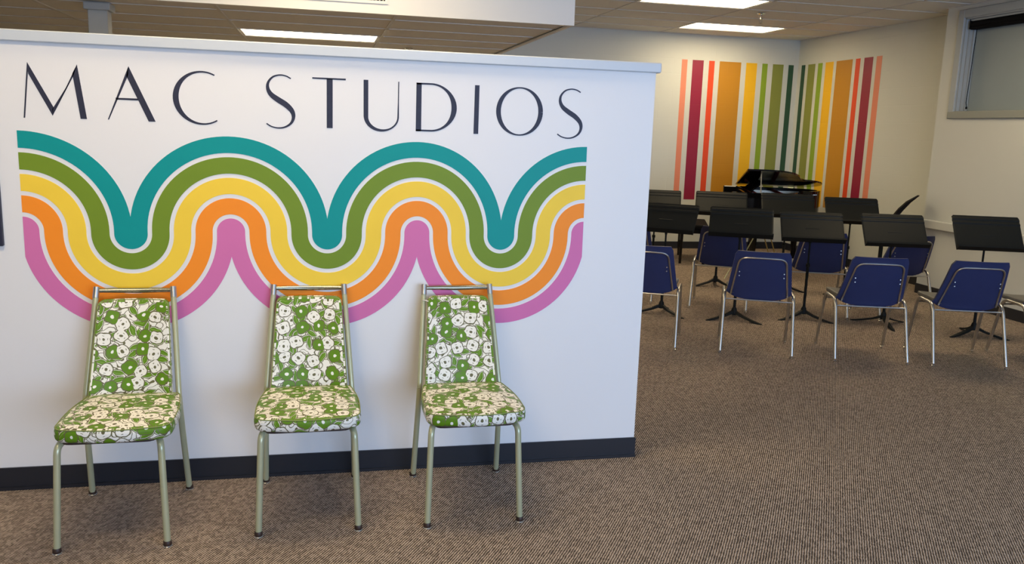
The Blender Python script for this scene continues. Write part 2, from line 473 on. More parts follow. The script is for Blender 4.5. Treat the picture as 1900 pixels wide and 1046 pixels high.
o = far.build('ceiling_tiles', M['tile'], ce); o['kind'] = 'stuff'

def troffer(x0, y0, sx, sy, z, label, group='fluorescent ceiling lights'):
    t = thing('ceiling_light', label, 'ceiling light', (x0 + sx / 2, y0 + sy / 2, z), 0, group)
    hx, hy = sx / 2 - .014, sy / 2 - .014
    f = MB()
    f.box(-hx, hx, -hy, -hy + .022, .004, .07).box(-hx, hx, hy - .022, hy, .004, .07).box(-hx, -hx + .022, -hy + .022, hy - .022, .004, .07).box(hx - .022, hx, -hy + .022, hy - .022, .004, .07)
    f.box(-hx, hx, -hy, hy, .07, .08)
    f.build('frame', M['white_plastic'], t)
    MB().box(-hx + .022, hx - .022, -hy + .022, hy - .022, .012, .02).build('diffuser', M['diffuser'], t, label='glowing white diffuser')
    return t
UL = ['fluorescent panel light nearest the striped corner', 'fluorescent panel light cut off by the top edge of the picture',
      'fluorescent panel light straight above the middle floral chair', 'unseen panel light added over the front row of blue chairs',
      'fluorescent panel light in front of the leftmost floral chair', 'fluorescent panel light nearest the shop-front',
      'fluorescent panel light close before the white drop face']
for i, (x, y) in enumerate(cells_light):
    troffer(x, y, MX, MY, ZC, UL[i])

# ------------------------------------------------------------------ dropped ceiling with white face
ZD, YD, XD = 2.38, 6.33, 1.84
s_ = MB().box(XL, XD, YD, YD + .06, ZD - .002, ZC + .1).box(XD - .03, XD, YD + .06, YB, ZD - .002, ZC + .1)
struct('wall_soffit', s_, M['soffit'], 'white drop face above the dark lower ceiling', 'soffit')
cl = struct('ceiling', MB().box(XL, XD - .03, YD + .06, YB, ZD + .06, ZD + .12), M['slab'], 'lower tile ceiling behind the white drop face', 'ceiling')
MX2, MY2 = 1.25, 0.625
gx2 = [0.525 + MX2 * k for k in range(-5, 2)]; gy2 = [7.94 + MY2 * k for k in range(-3, 6)]
t2 = MB()
for x in gx2:
    if XL < x < XD: t2.box(x - .012, x + .012, YD + .06, YB, ZD, ZD + .006)
for y in gy2:
    if YD < y < YB: t2.box(XL, XD - .03, y - .012, y + .012, ZD, ZD + .006)
t2.box(XD - .07, XD - .03, YD + .06, YB, ZD, ZD + .006)
t2.build('tile_grid', M['tbar'], cl, label='thin metal grid')
low_lights = [(0.525 - MX2, 7.94), (0.525 - MX2, 7.94 + 4 * MY2)]
for x in gx2:
    for y in gy2:
        x0, x1, y0, y1 = max(x, XL), min(x + MX2, XD - .05), max(y, YD + .06), min(y + MY2, YB)
        if x1 - x0 < .05 or y1 - y0 < .05 or any(abs(x - a) < .05 and abs(y - b) < .05 for a, b in low_lights): continue
        add_tile(x0, x1, y0, y1, ZD, cl)
LL = ['fluorescent panel light in the lower ceiling above the white wall', 'fluorescent panel light deep in the lower ceiling']
for i, (x, y) in enumerate(low_lights): troffer(x, y, MX2, MY2, ZD, LL[i])

# air grille on the drop face
g = thing('air_vent', 'dark slotted air grille on the white drop face', 'vent', (0.17, YD, 2.56))
MB().box(-.29, .29, -.012, 0, -.115, -.095).box(-.29, .29, -.012, 0, .095, .115).box(-.29, -.27, -.012, 0, -.095, .095).box(.27, .29, -.012, 0, -.095, .095).build('frame', M['soffit'], g)
MB().box(-.27, .27, -.004, 0, -.095, .095).build('backing', M['dark'], g)
lou = MB().box(-.004, .004, -.011, -.004, -.095, .095).mesh('slat', M['pewter'])
for k in range(22):
    o = bpy.data.objects.new('slat', lou); COL.objects.link(o); o.parent = g; o.location = (-.255 + k * .0243, 0, 0)

# post under the dropped ceiling
p = thing('post', 'square grey post with capital behind the white wall', 'post', (-1.530, 6.72, 0), kind='structure')
MB().bevbox(-.064, .064, -.064, .064, 0, ZD - .05, .004).build('shaft', M['post'], p)
MB().bevbox(-.086, .086, -.086, .086, ZD - .052, ZD - .002, .005).build('capital', M['post'], p)

# sprinkler heads
def sprinkler(loc, label):
    t = thing('sprinkler', label, 'sprinkler', loc, 0, 'ceiling sprinklers')
    MB().lathe([(.045, 0), (.042, -.008), (.018, -.012), (.016, -.012)], n=14).build('escutcheon', M['chrome'], t, True)
    MB().lathe([(.014, -.012), (.014, -.05), (.02, -.052), (.02, -.062), (.010, -.064)], n=10).build('body', M['chrome'], t, True)
    MB().tube([(-.016, 0, -.06), (-.02, 0, -.085), (0, 0, -.11)], .004, 6).tube([(.016, 0, -.06), (.02, 0, -.085), (0, 0, -.11)], .004, 6).build('yoke', M['chrome_worn'], t, True)
    MB().lathe([(.024, -.11), (.026, -.113), (.02, -.116)], n=12).build('deflector', M['chrome_worn'], t, True)
sprinkler((4.80, 9.06, ZC), 'chrome sprinkler head hanging beside the corner ceiling light')
sprinkler((0.87, 8.98, ZD), 'sprinkler head just above the white wall cap')

# ------------------------------------------------------------------ partition wall with mural
YP, PXR = 3.83, 1.52
wp = struct('wall_partition', MB().box(XL, PXR, YP, YP + .13, 0, 1.882), M['wall_white'], 'freestanding white wall with painted lettering and rainbow waves', 'wall')
MB().bevbox(XL, PXR + .018, YP - .022, YP + .152, 1.881, 1.926, .004).build('wall_cap', M['cap'], wp, label='pale grey wooden cap')
struct('baseboard_partition', MB().box(XL, PXR + .006, YP - .008, YP, 0, 0.10).box(XL, PXR + .006, YP - .016, YP - .008, 0, 0.014).box(PXR, PXR + .006, YP, YP + .13, 0, .1), M['black_base'],
       'black baseboard under the white lettered wall', 'baseboard')

# wave bands
crx = [-1.205, -0.389, 0.416, 1.201]; trx = [-0.792, 0.0185, 0.803]
P2, WA, WB_, ZCR, ZTR = 0.4025, 0.4070, 0.0045, 1.1255, 1.1145
knots = [(i * P2, x) for i, x in enumerate([crx[0], trx[0], crx[1], trx[1], crx[2], trx[2], crx[3]])]
def mapx(u):
    u = min(max(u, 0), 6 * P2)
    i = min(int(u / P2), 5); t = u / P2 - i
    return knots[i][1] * (1 - t) + knots[i + 1][1] * t
def boundary(d):
    pts = []; n = 26
    for seg in range(6):
        down = seg % 2 == 0; base = seg * P2
        cr, tr = [], []
        for k in range(n + 1):
            th = PI / 2 * (1 - k / n)                   # crest arc from top (90) to side (0)
            r = max(WA - d, 0); x = r * math.cos(th); z = r * math.sin(th)
            if x > P2: x, z = P2, math.sqrt(max(r * r - P2 * P2, 0))
            cr.append((x, ZCR + z))
        for k in range(n + 1):
            th = PI / 2 * (k / n)                       # trough arc from side to bottom
            r = max(d - WB_, 0); x = r * math.cos(th); z = r * math.sin(th)
            if x > P2: x, z = P2, math.sqrt(max(r * r - P2 * P2, 0))
            tr.append((P2 - x, ZTR - z))
        if WA - d < 0: cr = [(0, tr[0][1] if False else ZTR - math.sqrt(max((d - WB_) ** 2 - P2 * P2, 0)))] * (n + 1)
        if d - WB_ < 0: tr = [(P2, ZCR + math.sqrt(max((WA - d) ** 2 - P2 * P2, 0)))] * (n + 1)
        s = cr + tr
        if not down: s = [(P2 - x, z) for x, z in reversed(s)]
        pts += [(mapx(base + x), z) for x, z in s]
    return pts
bw, bg = 0.0695, 0.0178
for i, (nm, lb) in enumerate((('teal', 'teal'), ('green', 'olive green'), ('yellow', 'golden yellow'), ('orange', 'bright orange'), ('pink', 'orchid pink'))):
    d0 = i * (bw + bg)
    MB().strip(boundary(d0), boundary(d0 + bw), YP, .0012).build('mural_band', M[nm], wp, label=lb + ' painted wave band')

# lettering: thick-and-thin strokes
def stroke(mb, pts, ws):
    P = [Vector((x, z)) for x, z in pts]; n = len(P); A, B = [], []
    for i in range(n):
        d = (P[min(i + 1, n - 1)] - P[max(i - 1, 0)]).normalized(); q = Vector((-d.y, d.x)) * ws[i] / 2
        A.append(tuple(P[i] + q)); B.append(tuple(P[i] - q))
    mb.strip(A, B, YP, .0012)
def poly(mb, pts):
    n = len(pts)
    mb.add([(x, YP - .0012, z) for x, z in pts] + [(x, YP, z) for x, z in pts], [tuple(range(n))[::-1]] + [(i, (i + 1) % n, n + (i + 1) % n, n + i) for i in range(n)])
def spline(ctrl, n=12):
    C = [Vector(c) for c in ctrl]; C = [C[0] * 2 - C[1]] + C + [C[-1] * 2 - C[-2]]; out = []
    for i in range(1, len(C) - 2):
        for k in range(n):
            t = k / n; a, b, c, d = C[i - 1], C[i], C[i + 1], C[i + 2]
            out.append(0.5 * ((2 * b) + (c - a) * t + (2 * a - 5 * b + 4 * c - d) * t * t + (3 * b - a - 3 * c + d) * t ** 3))
    out.append(C[-2]); return out
letters = []
l = MB()   # M
poly(l, [(-1.1505, 1.803), (-1.176, 1.583), (-1.1705, 1.583), (-1.1485, 1.772)])
poly(l, [(-1.1505, 1.803), (-1.1485, 1.758), (-1.068, 1.595), (-1.063, 1.629)])
poly(l, [(-1.068, 1.595), (-1.068, 1.621), (-0.982, 1.757), (-0.967, 1.802)])
poly(l, [(-0.967, 1.802), (-0.986, 1.765), (-0.964, 1.586), (-0.940, 1.586)]); letters.append((l, 'M'))
l = MB()   # A
poly(l, [(-0.773, 1.804), (-0.861, 1.587), (-0.8565, 1.587), (-0.775, 1.770)])
poly(l, [(-0.773, 1.804), (-0.783, 1.765), (-0.704, 1.584), (-0.677, 1.584)])
poly(l, [(-0.828, 1.676), (-0.826, 1.668), (-0.738, 1.668), (-0.742, 1.676)]); letters.append((l, 'A'))
def arc(cx, cz, rx, rz, a0, a1, n=44): return [(cx + rx * math.cos(R(a0 + (a1 - a0) * k / n)), cz + rz * math.sin(R(a0 + (a1 - a0) * k / n))) for k in range(n + 1)]
l = MB(); a_ = arc(-0.489, 1.688, 0.106, 0.107, 62, 302)   # C
stroke(l, a_, [.0055 + .0175 * math.exp(-(((k / 44) - .5) / .24) ** 2) for k in range(45)]); letters.append((l, 'C'))
def letter_s(ox, oz, w):
    l = MB()
    c = [(-.130, 1.783), (-.150, 1.793), (-.176, 1.796), (-.204, 1.787), (-.223, 1.764), (-.225, 1.738), (-.212, 1.714), (-.185, 1.694), (-.151, 1.673), (-.127, 1.648),
         (-.121, 1.622), (-.131, 1.597), (-.155, 1.580), (-.183, 1.5745), (-.212, 1.580), (-.233, 1.592)]
    s = spline([(x + ox, z + oz) for x, z in c], 6); N = len(s)
    ws = [.0052 + w * math.exp(-(((k / (N - 1)) - .50) / .20) ** 2) for k in range(N)]
    stroke(l, [(p.x, p.y) for p in s], ws); return l
letters.append((letter_s(0, 0, .019), 'S'))
l = MB(); poly(l, [(-.041, 1.793), (-.041, 1.787), (.100, 1.786), (.100, 1.793)]); poly(l, [(.0195, 1.790), (.0185, 1.581), (.0435, 1.581), (.0445, 1.790)]); letters.append((l, 'T'))
l = MB()   # U
u = [(.186, 1.792), (.186, 1.70), (.186, 1.640)] + arc(.2560, 1.638, .070, .060, 180, 360, 26) + [(.3265, 1.70), (.3275, 1.790)]
wu = [.020] * 3 + [.020 - .013 * min(1, k / 17) for k in range(27)] + [.0045, .004]
stroke(l, u, wu); letters.append((l, 'U'))
l = MB()   # D
poly(l, [(.405, 1.790), (.404, 1.580), (.428, 1.580), (.428, 1.790)])
dd = [(.405, 1.786), (.450, 1.7865)] + arc(.470, 1.685, .104, .1015, 88, -88, 34) + [(.450, 1.5835), (.404, 1.5835)]
stroke(l, dd, [.0075, .0075] + [.007 + .017 * math.exp(-((k / 34 - .5) / .25) ** 2) for k in range(35)] + [.0075, .0075]); letters.append((l, 'D'))
l = MB(); poly(l, [(.666, 1.790), (.664, 1.576), (.6855, 1.576), (.6865, 1.790)]); letters.append((l, 'I'))
l = MB(); a_ = arc(.874, 1.682, .098, .105, 0, 360, 72)
stroke(l, a_, [.006 + .0155 * abs(math.cos(2 * PI * k / 72)) ** 1.6 for k in range(73)]); letters.append((l, 'O'))
letters.append((letter_s(1.288, -.005, .017), 'S'))
for l, ch in letters: l.build('painted_letter', M['ink'], wp, label='dark painted capital letter ' + ch)

tag(MB().bevbox(-1.95, -1.279, YP - .02, YP, 1.063, 1.62, .003).build('wall_board', M['ink']), 'black board on the white wall at the left picture edge', 'board')

# ------------------------------------------------------------------ interior window
w1 = thing('window_1', 'high window with pale grey frame in the cream wall', 'window', (XW, (WY0 + WY1) / 2, WZ0), kind='structure')
hy, hz = (WY1 - WY0) / 2, WZ1 - WZ0
tw = .085
f = MB()
f.bevbox(-.022, 0, hy, hy + tw, -.07, hz + tw, .006).bevbox(-.022, 0, -hy - tw, -hy, -.07, hz + tw, .006).bevbox(-.022, 0, -hy, hy, hz, hz + tw, .006)
f.build('casing', M['wtrim'], w1)
f = MB()
for k, (a, b) in enumerate(((0, .035), (.035, .07), (.07, .11))):
    e = .018 * k
    f.box(a, b, hy - .012 - e, hy, 0, hz).box(a, b, -hy, -hy + .012 + e, 0, hz).box(a, b, -hy, hy, hz - .012 - e, hz)
f.build('jamb', M['wtrim'], w1)
MB().bevbox(-.024, .11, -hy - tw, hy + tw, -.068, .006, .006).build('window_sill', M['wtrim_dark'], w1, label='olive grey sill')
MB().box(.10, .112, -hy + .03, hy - .03, .0, hz - .02).build('pane', M['pane'], w1, label='dull grey glass pane')
bl = thing('roller_blind', 'black rolled-up blind at the top of the grey window', 'blind', (XW + .05, (WY0 + WY1) / 2, WZ1 - .03))
MB().tube([(0, -hy + .04, -.035), (0, hy - .055, -.035)], .038, 14).build('roll', M['blind'], bl, True)
MB().bevbox(-.036, .036, -hy + .03, hy - .05, -.085, -.055, .006).build('bottom_bar', M['blind'], bl)
MB().box(-.04, .045, hy - .056, hy - .045, -.08, -.0).build('bracket', M['blind'], bl)
MB().tube([(-.02, hy - .13, -.08), (-.021, hy - .12, -.45), (-.02, hy - .105, -.80), (-.018, hy - .115, -.84)], .004, 6).tube([(-.018, hy - .115, -.84), (-.018, hy - .115, -.862)], .009, 8).build('pull_cord', M['blind'], bl, True)

# ------------------------------------------------------------------ floral dinette chairs
def outline(hw0, hw1, y0, y1, r, n=7, bow=0.0, side=0.0):
    """rounded trapezoid: half width hw0 at y0, hw1 at y1"""
    pts = []
    C = [(-hw0, y0), (hw0, y0), (hw1, y1), (-hw1, y1)]
    for i in range(4):
        a, b, c = Vector(C[i - 1]), Vector(C[i]), Vector(C[(i + 1) % 4])
        rr = r[i] if isinstance(r, (list, tuple)) else r
        p, q = b + (a - b).normalized() * rr, b + (c - b).normalized() * rr
        for k in range(n + 1):
            t = k / n; v = p * (1 - t) ** 2 + b * 2 * t * (1 - t) + q * t * t; pts.append((v.x, v.y))
        m_ = 6
        nx = C[(i + 1) % 4]; rn = r[(i + 1) % 4] if isinstance(r, (list, tuple)) else r
        e = Vector(nx) + (b - Vector(nx)).normalized() * rn
        for k in range(1, m_):
            t = k / m_; v = q * (1 - t) + e * t
            if bow and i == 0: v.y -= bow * math.sin(PI * t)
            if side and i in (1, 3): v.x += side * math.sin(PI * t) * (1 if i == 1 else -1)
            pts.append((v.x, v.y))
    return pts
def cushion(ol, z0, z1, rb, dome, fmap, uvoff=(0, 0), rings=4):
    """closed cushion; fmap maps (x,y,z) to local space; UVs follow the cloth"""
    mb = MB(); n = len(ol)
    cx = sum(p[0] for p in ol) / n; cy = sum(p[1] for p in ol) / n
    def inset(d):
        out = []
        for i in range(n):
            a, b, c = Vector(ol[i - 1]), Vector(ol[i]), Vector(ol[(i + 1) % n])
            t = (c - a).normalized(); nn = Vector((-t.y, t.x)); out.append(b + nn * d)
        return out
    s = [0.0]
    for i in range(n): s.append(s[-1] + (Vector(ol[(i + 1) % n]) - Vector(ol[i])).length)
    rows = []
    for k in range(5):
        t = PI / 2 * k / 4; rows.append((inset(rb * (1 - math.sin(t))), z0 + rb * (1 - math.cos(t)), 'side'))
    for k in range(5):
        t = PI / 2 * k / 4; rows.append((inset(rb * (1 - math.cos(t))), z1 - rb + rb * math.sin(t), 'side'))
    last = rows[-1][0]
    for k in range(1, rings + 1):
        f_ = 1 - k / (rings + 0.6)
        rows.append(([Vector((cx + (p.x - cx) * f_, cy + (p.y - cy) * f_)) for p in last], z1 + dome * (1 - f_ ** 2), 'top'))
    vs = []; fs = []; uvs = []
    for pts, z, _ in rows:
        for p in pts: vs.append(fmap(p.x, p.y, z))
    for j in range(len(rows) - 1):
        for i in range(n):
            i2 = (i + 1) % n
            fs.append((j * n + i, j * n + i2, (j + 1) * n + i2, (j + 1) * n + i))
            if rows[j + 1][2] == 'top': uvs.append([(rows[a][0][b].x + uvoff[0], rows[a][0][b].y + uvoff[1]) for a, b in ((j, i), (j, i2), (j + 1, i2), (j + 1, i))])
            else: uvs.append([(s_i + uvoff[0] + .37, rows[a][1] + uvoff[1] + .21) for a, s_i in ((j, s[i]), (j, s[i + 1]), (j + 1, s[i + 1]), (j + 1, s[i]))])
    N = len(rows)
    fs.append(tuple((N - 1) * n + i for i in range(n))); uvs.append([(p.x + uvoff[0], p.y + uvoff[1]) for p in rows[-1][0]])
    fs.append(tuple(range(n))[::-1]); uvs.append([(p.x, p.y) for p in reversed(rows[0][0])])
    return mb.add(vs, fs, uvs)

def floral_chair(loc, label, uvo, rz=0.0, sdx=0.0):
    t = thing('dinette_chair', label, 'chair', loc, rz, 'floral dinette chairs along the white wall')
    # seat: wide rounded front (toward -y), tapering to the back
    sm = lambda x, y, z: (x, y, z + 0.02 * (y > 9))
    so = [(x + sdx, y) for x, y in outline(.210, .180, -.278, .150, [.08, .08, .04, .04], 8, bow=.018, side=.010)]
    seat = cushion(so, .428, .482, .018, .012, sm, uvo)
    so_ = seat.build('seat', M['floral'], t, True)
    MB().tube([(x * .985, y * .985, .478) for x, y in so] + [(so[0][0] * .985, so[0][1] * .985, .478)], .0022, 6, cap=False).build('piping', M['piping'], so_, True)
    MB().prism(outline(.165, .135, -.25, .14, .04, 4), .415, .43).build('seat_board', M['rubber'], t)
    # leaning backrest
    a = math.atan2(.32 - .158, .90 - .44)
    def bm(x, s_, d):          # s_ up the back, d toward the sitter
        yy = .160 + s_ * math.sin(a) - d * math.cos(a) + .028 * (1 - (x / .15) ** 2) - .012
        return (x, yy, .44 + s_ * math.cos(a) + d * math.sin(a) * .0)
    bo = outline(.164, .139, .015, .432, [.02, .02, .03, .03], 6)
    bk = cushion(bo, -.006, .026, .012, .005, bm, (uvo[0] + 1.3, uvo[1] + .4)).build('backrest', M['floral'], t, True)
    pp = [bm(x * .985, (y - .22) * .985 + .22, .022) for x, y in bo]
    MB().tube(pp + [pp[0]], .0020, 6, cap=False).build('piping', M['piping'], bk, True)
    # frame
    for sx in (-1, 1):
        path = fillet([(sx * .196, .258, .018), (sx * .183, .166, .43), (sx * .1510, .318, .885)], .07, 6)
        n0 = next(i for i, q in enumerate(path) if q.z > .43)
        lg = MB().tube(path[:n0 + 1], .0128, 12).build('leg', M['sage'], t, True, label='sage green rear leg')
        MB().lathe([(.0140, 0.004), (.0160, .008), (.0155, .020), (.0140, .023)], (sx * .1968, .2615, 0.0), 12).build('foot_cap', M['rubber'], lg, True)
        MB().lathe([(.0150, 0.0), (.0172, .002), (.0150, .005)], (sx * .1968, .2615, 0.0), 12).build('foot_glide', M['chrome_worn'], lg, True)
        up = MB().tube(path[n0:], .0118, 12).build('back_upright', M['sage'], t, True)
        MB().tube([path[-1] - (path[-1] - path[-2]).normalized() * .035, path[-1] + Vector((0, .003, .010))], .0132, 12).build('ferrule', M['chrome_worn'], up, True)
        fl = fillet([(sx * .192, -.262, .018), (sx * .178, -.236, .405), (sx * .15, -.15, .424)], .028, 6)
        lf = MB().tube(fl, .0128, 12).build('leg', M['sage'], t, True, label='sage green front leg')
        MB().lathe([(.0140, 0.004), (.0160, .008), (.0155, .020), (.0140, .023)], (sx * .1924, -.2635, 0.0), 12).build('foot_cap', M['rubber'], lf, True)
        MB().lathe([(.0150, 0.0), (.0172, .002), (.0150, .005)], (sx * .1924, -.2635, 0.0), 12).build('foot_glide', M['chrome_worn'], lf, True)
    MB().tube([(-.150, .318, .880), (-.08, .332, .878), (0, .337, .876), (.08, .332, .878), (.150, .318, .880)], [.0085, .0105, .0115, .0105, .0085], 12).build('top_rail', M['pewter'], t, True)
    for y_ in (.13, -.2): MB().box(-.16, .16, y_, y_ + .028, .408, .428).build('seat_bracket', M['sage'], t)
    return t
floral_chair((-0.777, 3.465, 0), 'green floral dinette chair nearest the black board, leftmost of three', (0.0, 0.0), sdx=.016)
floral_chair((-0.062, 3.490, 0), 'green floral dinette chair standing between the two others', (2.31, 1.17))
c3_ = floral_chair((0.597, 3.468, 0), 'green floral dinette chair nearest the free end of the white wall', (4.77, 3.05), sdx=.006)
MB().tube([(-.16, .285, .83), (-.150, .27, .832), (-.138, .262, .829)], .0025, 6).build('tag_string', M['white_plastic'], c3_, True)

# ------------------------------------------------------------------ blue shell chairs
def make_blue_chair():
    t = thing('stacking_chair', '', 'chair')
    # back shell
    nx, nz = 14, 12
    def back(u, v, off=0.0):    # u -1..1 across, v 0..1 up
        hw = .240 - .045 * v
        x = hw * u
        y = -.115 - .165 * v - .02 * math.sin(PI * v) * .6 + .035 * abs(u) ** 3 - .012 * v * v
        z = .418 + .367 * v - .022 * (1 - u * u) * (1 - v) ** 3 + .03 * abs(u) ** 6 * max(0, .15 - v) / .15
        return Vector((x, y + off, z))
    def shell(fn, th, name, mat, parent):
        mb = MB(); vs = []
        for side in (0, 1):
            for j in range(nz + 1):
                for i in range(nx + 1):
                    u = -1 + 2 * i / nx; v = j / nz
                    if v > .93: u *= 1 - (v - .93) * 1.0          # rounded top corners
                    p = fn(u, v); p = p + Vector((0, th, 0)) * side; vs.append(p)
        m_ = nx + 1; K = (nz + 1) * m_; fs = []
        for j in range(nz):
            for i in range(nx):
                a = j * m_ + i; fs.append((a, a + 1, a + m_ + 1, a + m_)); fs.append((K + a, K + a + m_, K + a + m_ + 1, K + a + 1))
        rim = [i for i in range(m_)] + [j * m_ + nx for j in range(1, nz + 1)] + [nz * m_ + i for i in range(nx - 1, -1, -1)] + [j * m_ for j in range(nz - 1, 0, -1)]
        for a, b in zip(rim, rim[1:] + rim[:1]): fs.append((a, K + a, K + b, b))
        return mb.add(vs, fs).build(name, mat, parent, True)
    b = shell(back, .022, 'backrest', M['blue'], t)
    # chrome U tube set on the rear of the back
    pth = fillet([back(-.86, .02, -.012), back(-.82, .86, -.012), back(0, .875, -.012), back(.82, .86, -.012), back(.86, .02, -.012)], [.055, .2, .055], 6)
    MB().tube(pth, .0068, 8).build('back_tube', M['chrome_worn'], t, True)
    for sx in (-1, 1):
        q = back(sx * .74, .56, -.008)
        MB().tube([q, q + Vector((0, -.010, 0))], .0045, 8).build('rivet', M['chrome_worn'], b, True)
        q = q + Vector((0, .0, -.03)); MB().tube([q, q + Vector((0, -.010, 0))], .0045, 8).build('rivet', M['chrome_worn'], b, True)
    # seat
    sp = outline(.215, .235, -.115, .255, [.04, .04, .07, .07], 6)
    cushion(sp, .428, .462, .012, .004, lambda x, y, z: (x, y, z + .015 * (abs(x) / .23) ** 3 + .03 * max(0, y - .1) * 0)).build('seat', M['seat_grey'], t, True)
    # side frames
    for sx in (-1, 1):
        path = fillet([(sx * .258, -.262, .022), (sx * .250, -.120, .442), (sx * .250, .140, .446), (sx * .256, .262, .022)], .06, 7)
        h = len(path) // 2
        MB().tube(path[:h + 1], .0125, 10).build('leg', M['chrome_worn'], t, True)
        MB().tube(path[h:], .0125, 10).build('leg', M['chrome_worn'], t, True)
        MB().lathe([(.012, 0), (.014, .003), (.013, .012), (.008, .016), (.008, .026)], (sx * .2582, -.2655, 0), 10).build('glide', M['chrome'], t, True)
        MB().lathe([(.012, 0), (.014, .003), (.013, .012), (.008, .016), (.008, .026)], (sx * .2565, .2655, 0), 10).build('glide', M['chrome'], t, True)
    MB().tube([(-.248, -.137, .398), (.248, -.137, .398)], .0062, 8).tube([(-.245, .135, .408), (.245, .135, .408)], .0062, 8).build('cross_bar', M['chrome_worn'], t, True)
    return t
bproto = make_blue_chair()
first = [True]
def blue_chair(rear_l, rear_r, label, group, phi=None, z=0):
    """placed from the floor positions of its two rear feet"""
    a, b = Vector(rear_l), Vector(rear_r); d = b - a
    ang = math.atan2(d.y, d.x); mid = (a + b) / 2
    fwd = Vector((-math.sin(ang), math.cos(ang)))
    c = mid + fwd * .262
    o = bproto if first[0] else copy_tree(bproto); first[0] = False
    o.location = (c.x, c.y, z); o.rotation_euler = (0, 0, ang); o['label'] = label; o['group'] = group
    return o
def feet(cx, cy, deg, w=.516):
    d = Vector((math.cos(R(deg)), math.sin(R(deg)))) * w / 2; c = Vector((cx, cy)); return c - d, c + d
G1, G2 = 'blue chairs in the front row', 'blue chairs in the second row'
blue_chair(*feet(2.355, 5.92, -27), 'blue chair half hidden by the white wall end, front row', G1)
blue_chair(*feet(3.135, 5.585, -25), 'blue chair second from the white wall in the front row', G1)
blue_chair(*feet(3.910, 5.305, -17), 'blue chair third from the white wall in the front row', G1)
blue_chair(*feet(4.585, 5.110, -16), 'blue chair in the front row before the rightmost music stand', G1)
blue_chair(*feet(5.275, 4.985, -10), 'blue chair cut off by the right picture edge', G1)
blue_chair(*feet(2.835, 7.62, -27), 'blue chair almost hidden behind the white wall, second row', G2)
blue_chair(*feet(3.590, 7.165, -29), 'blue chair in the second row behind the gap between leftmost front chairs', G2)
blue_chair(*feet(4.390, 6.775, -21), 'blue chair in the second row below the middle music stands', G2)
blue_chair(*feet(5.170, 6.580, -5), 'blue chair in the second row nearest the window wall', G2)

# chair seen from the side near the corner, its curved back showing above the stands
def tall_chair():
    t = thing('high_stool', 'dark curved chair back seen edge-on against the cream corner', 'chair', (5.83, 8.085, 0), R(54))
    pts = [(0, -.135, .70), (0, -.20, .80), (0, -.265, .90), (0, -.325, .98), (0, -.40, 1.055)]
    mb = MB(); n = 8; vs = []
    th = [.030, .042, .045, .036, .006]
    for side in (0, 1):
        for j, p_ in enumerate(pts):
            for i in range(n + 1):
                u = -1 + 2 * i / n; hw = .17 - .02 * j
                vs.append((hw * u, p_[1] + (th[j] if side else 0) + .012 * u * u, p_[2]))
    m_ = n + 1; K = len(pts) * m_; fs = []
    for j in range(len(pts) - 1):
        for i in range(n):
            a = j * m_ + i; fs += [(a, a + 1, a + m_ + 1, a + m_), (K + a, K + a + m_, K + a + m_ + 1, K + a + 1)]
    rim = list(range(m_)) + [j * m_ + n for j in range(1, len(pts))] + [(len(pts) - 1) * m_ + i for i in range(n - 1, -1, -1)] + [j * m_ for j in range(len(pts) - 2, 0, -1)]
    for a, b in zip(rim, rim[1:] + rim[:1]): fs.append((a, K + a, K + b, b))
    mb.add(vs, fs).build('backrest', M['blind'], t, True)
    MB().tube([(0, -.10, .66), (0, -.15, .72), (0, -.18, .80)], .012, 8).build('back_bracket', M['chrome'], t, True)
    cushion(outline(.16, .15, -.20, .06, .06, 6), .63, .675, .015, .006, lambda x, y, z: (x, y, z)).build('seat', M['blind'], t, True)
    MB().tube([(0, -.08, .63), (0, -.08, .03)], .022, 10).build('column', M['stand'], t, True)
    MB().lathe([(.17, 0), (.17, .01), (.05, .03), (.03, .05)], (0, -.08, 0), 20).build('base', M['stand'], t, True)
tall_chair()

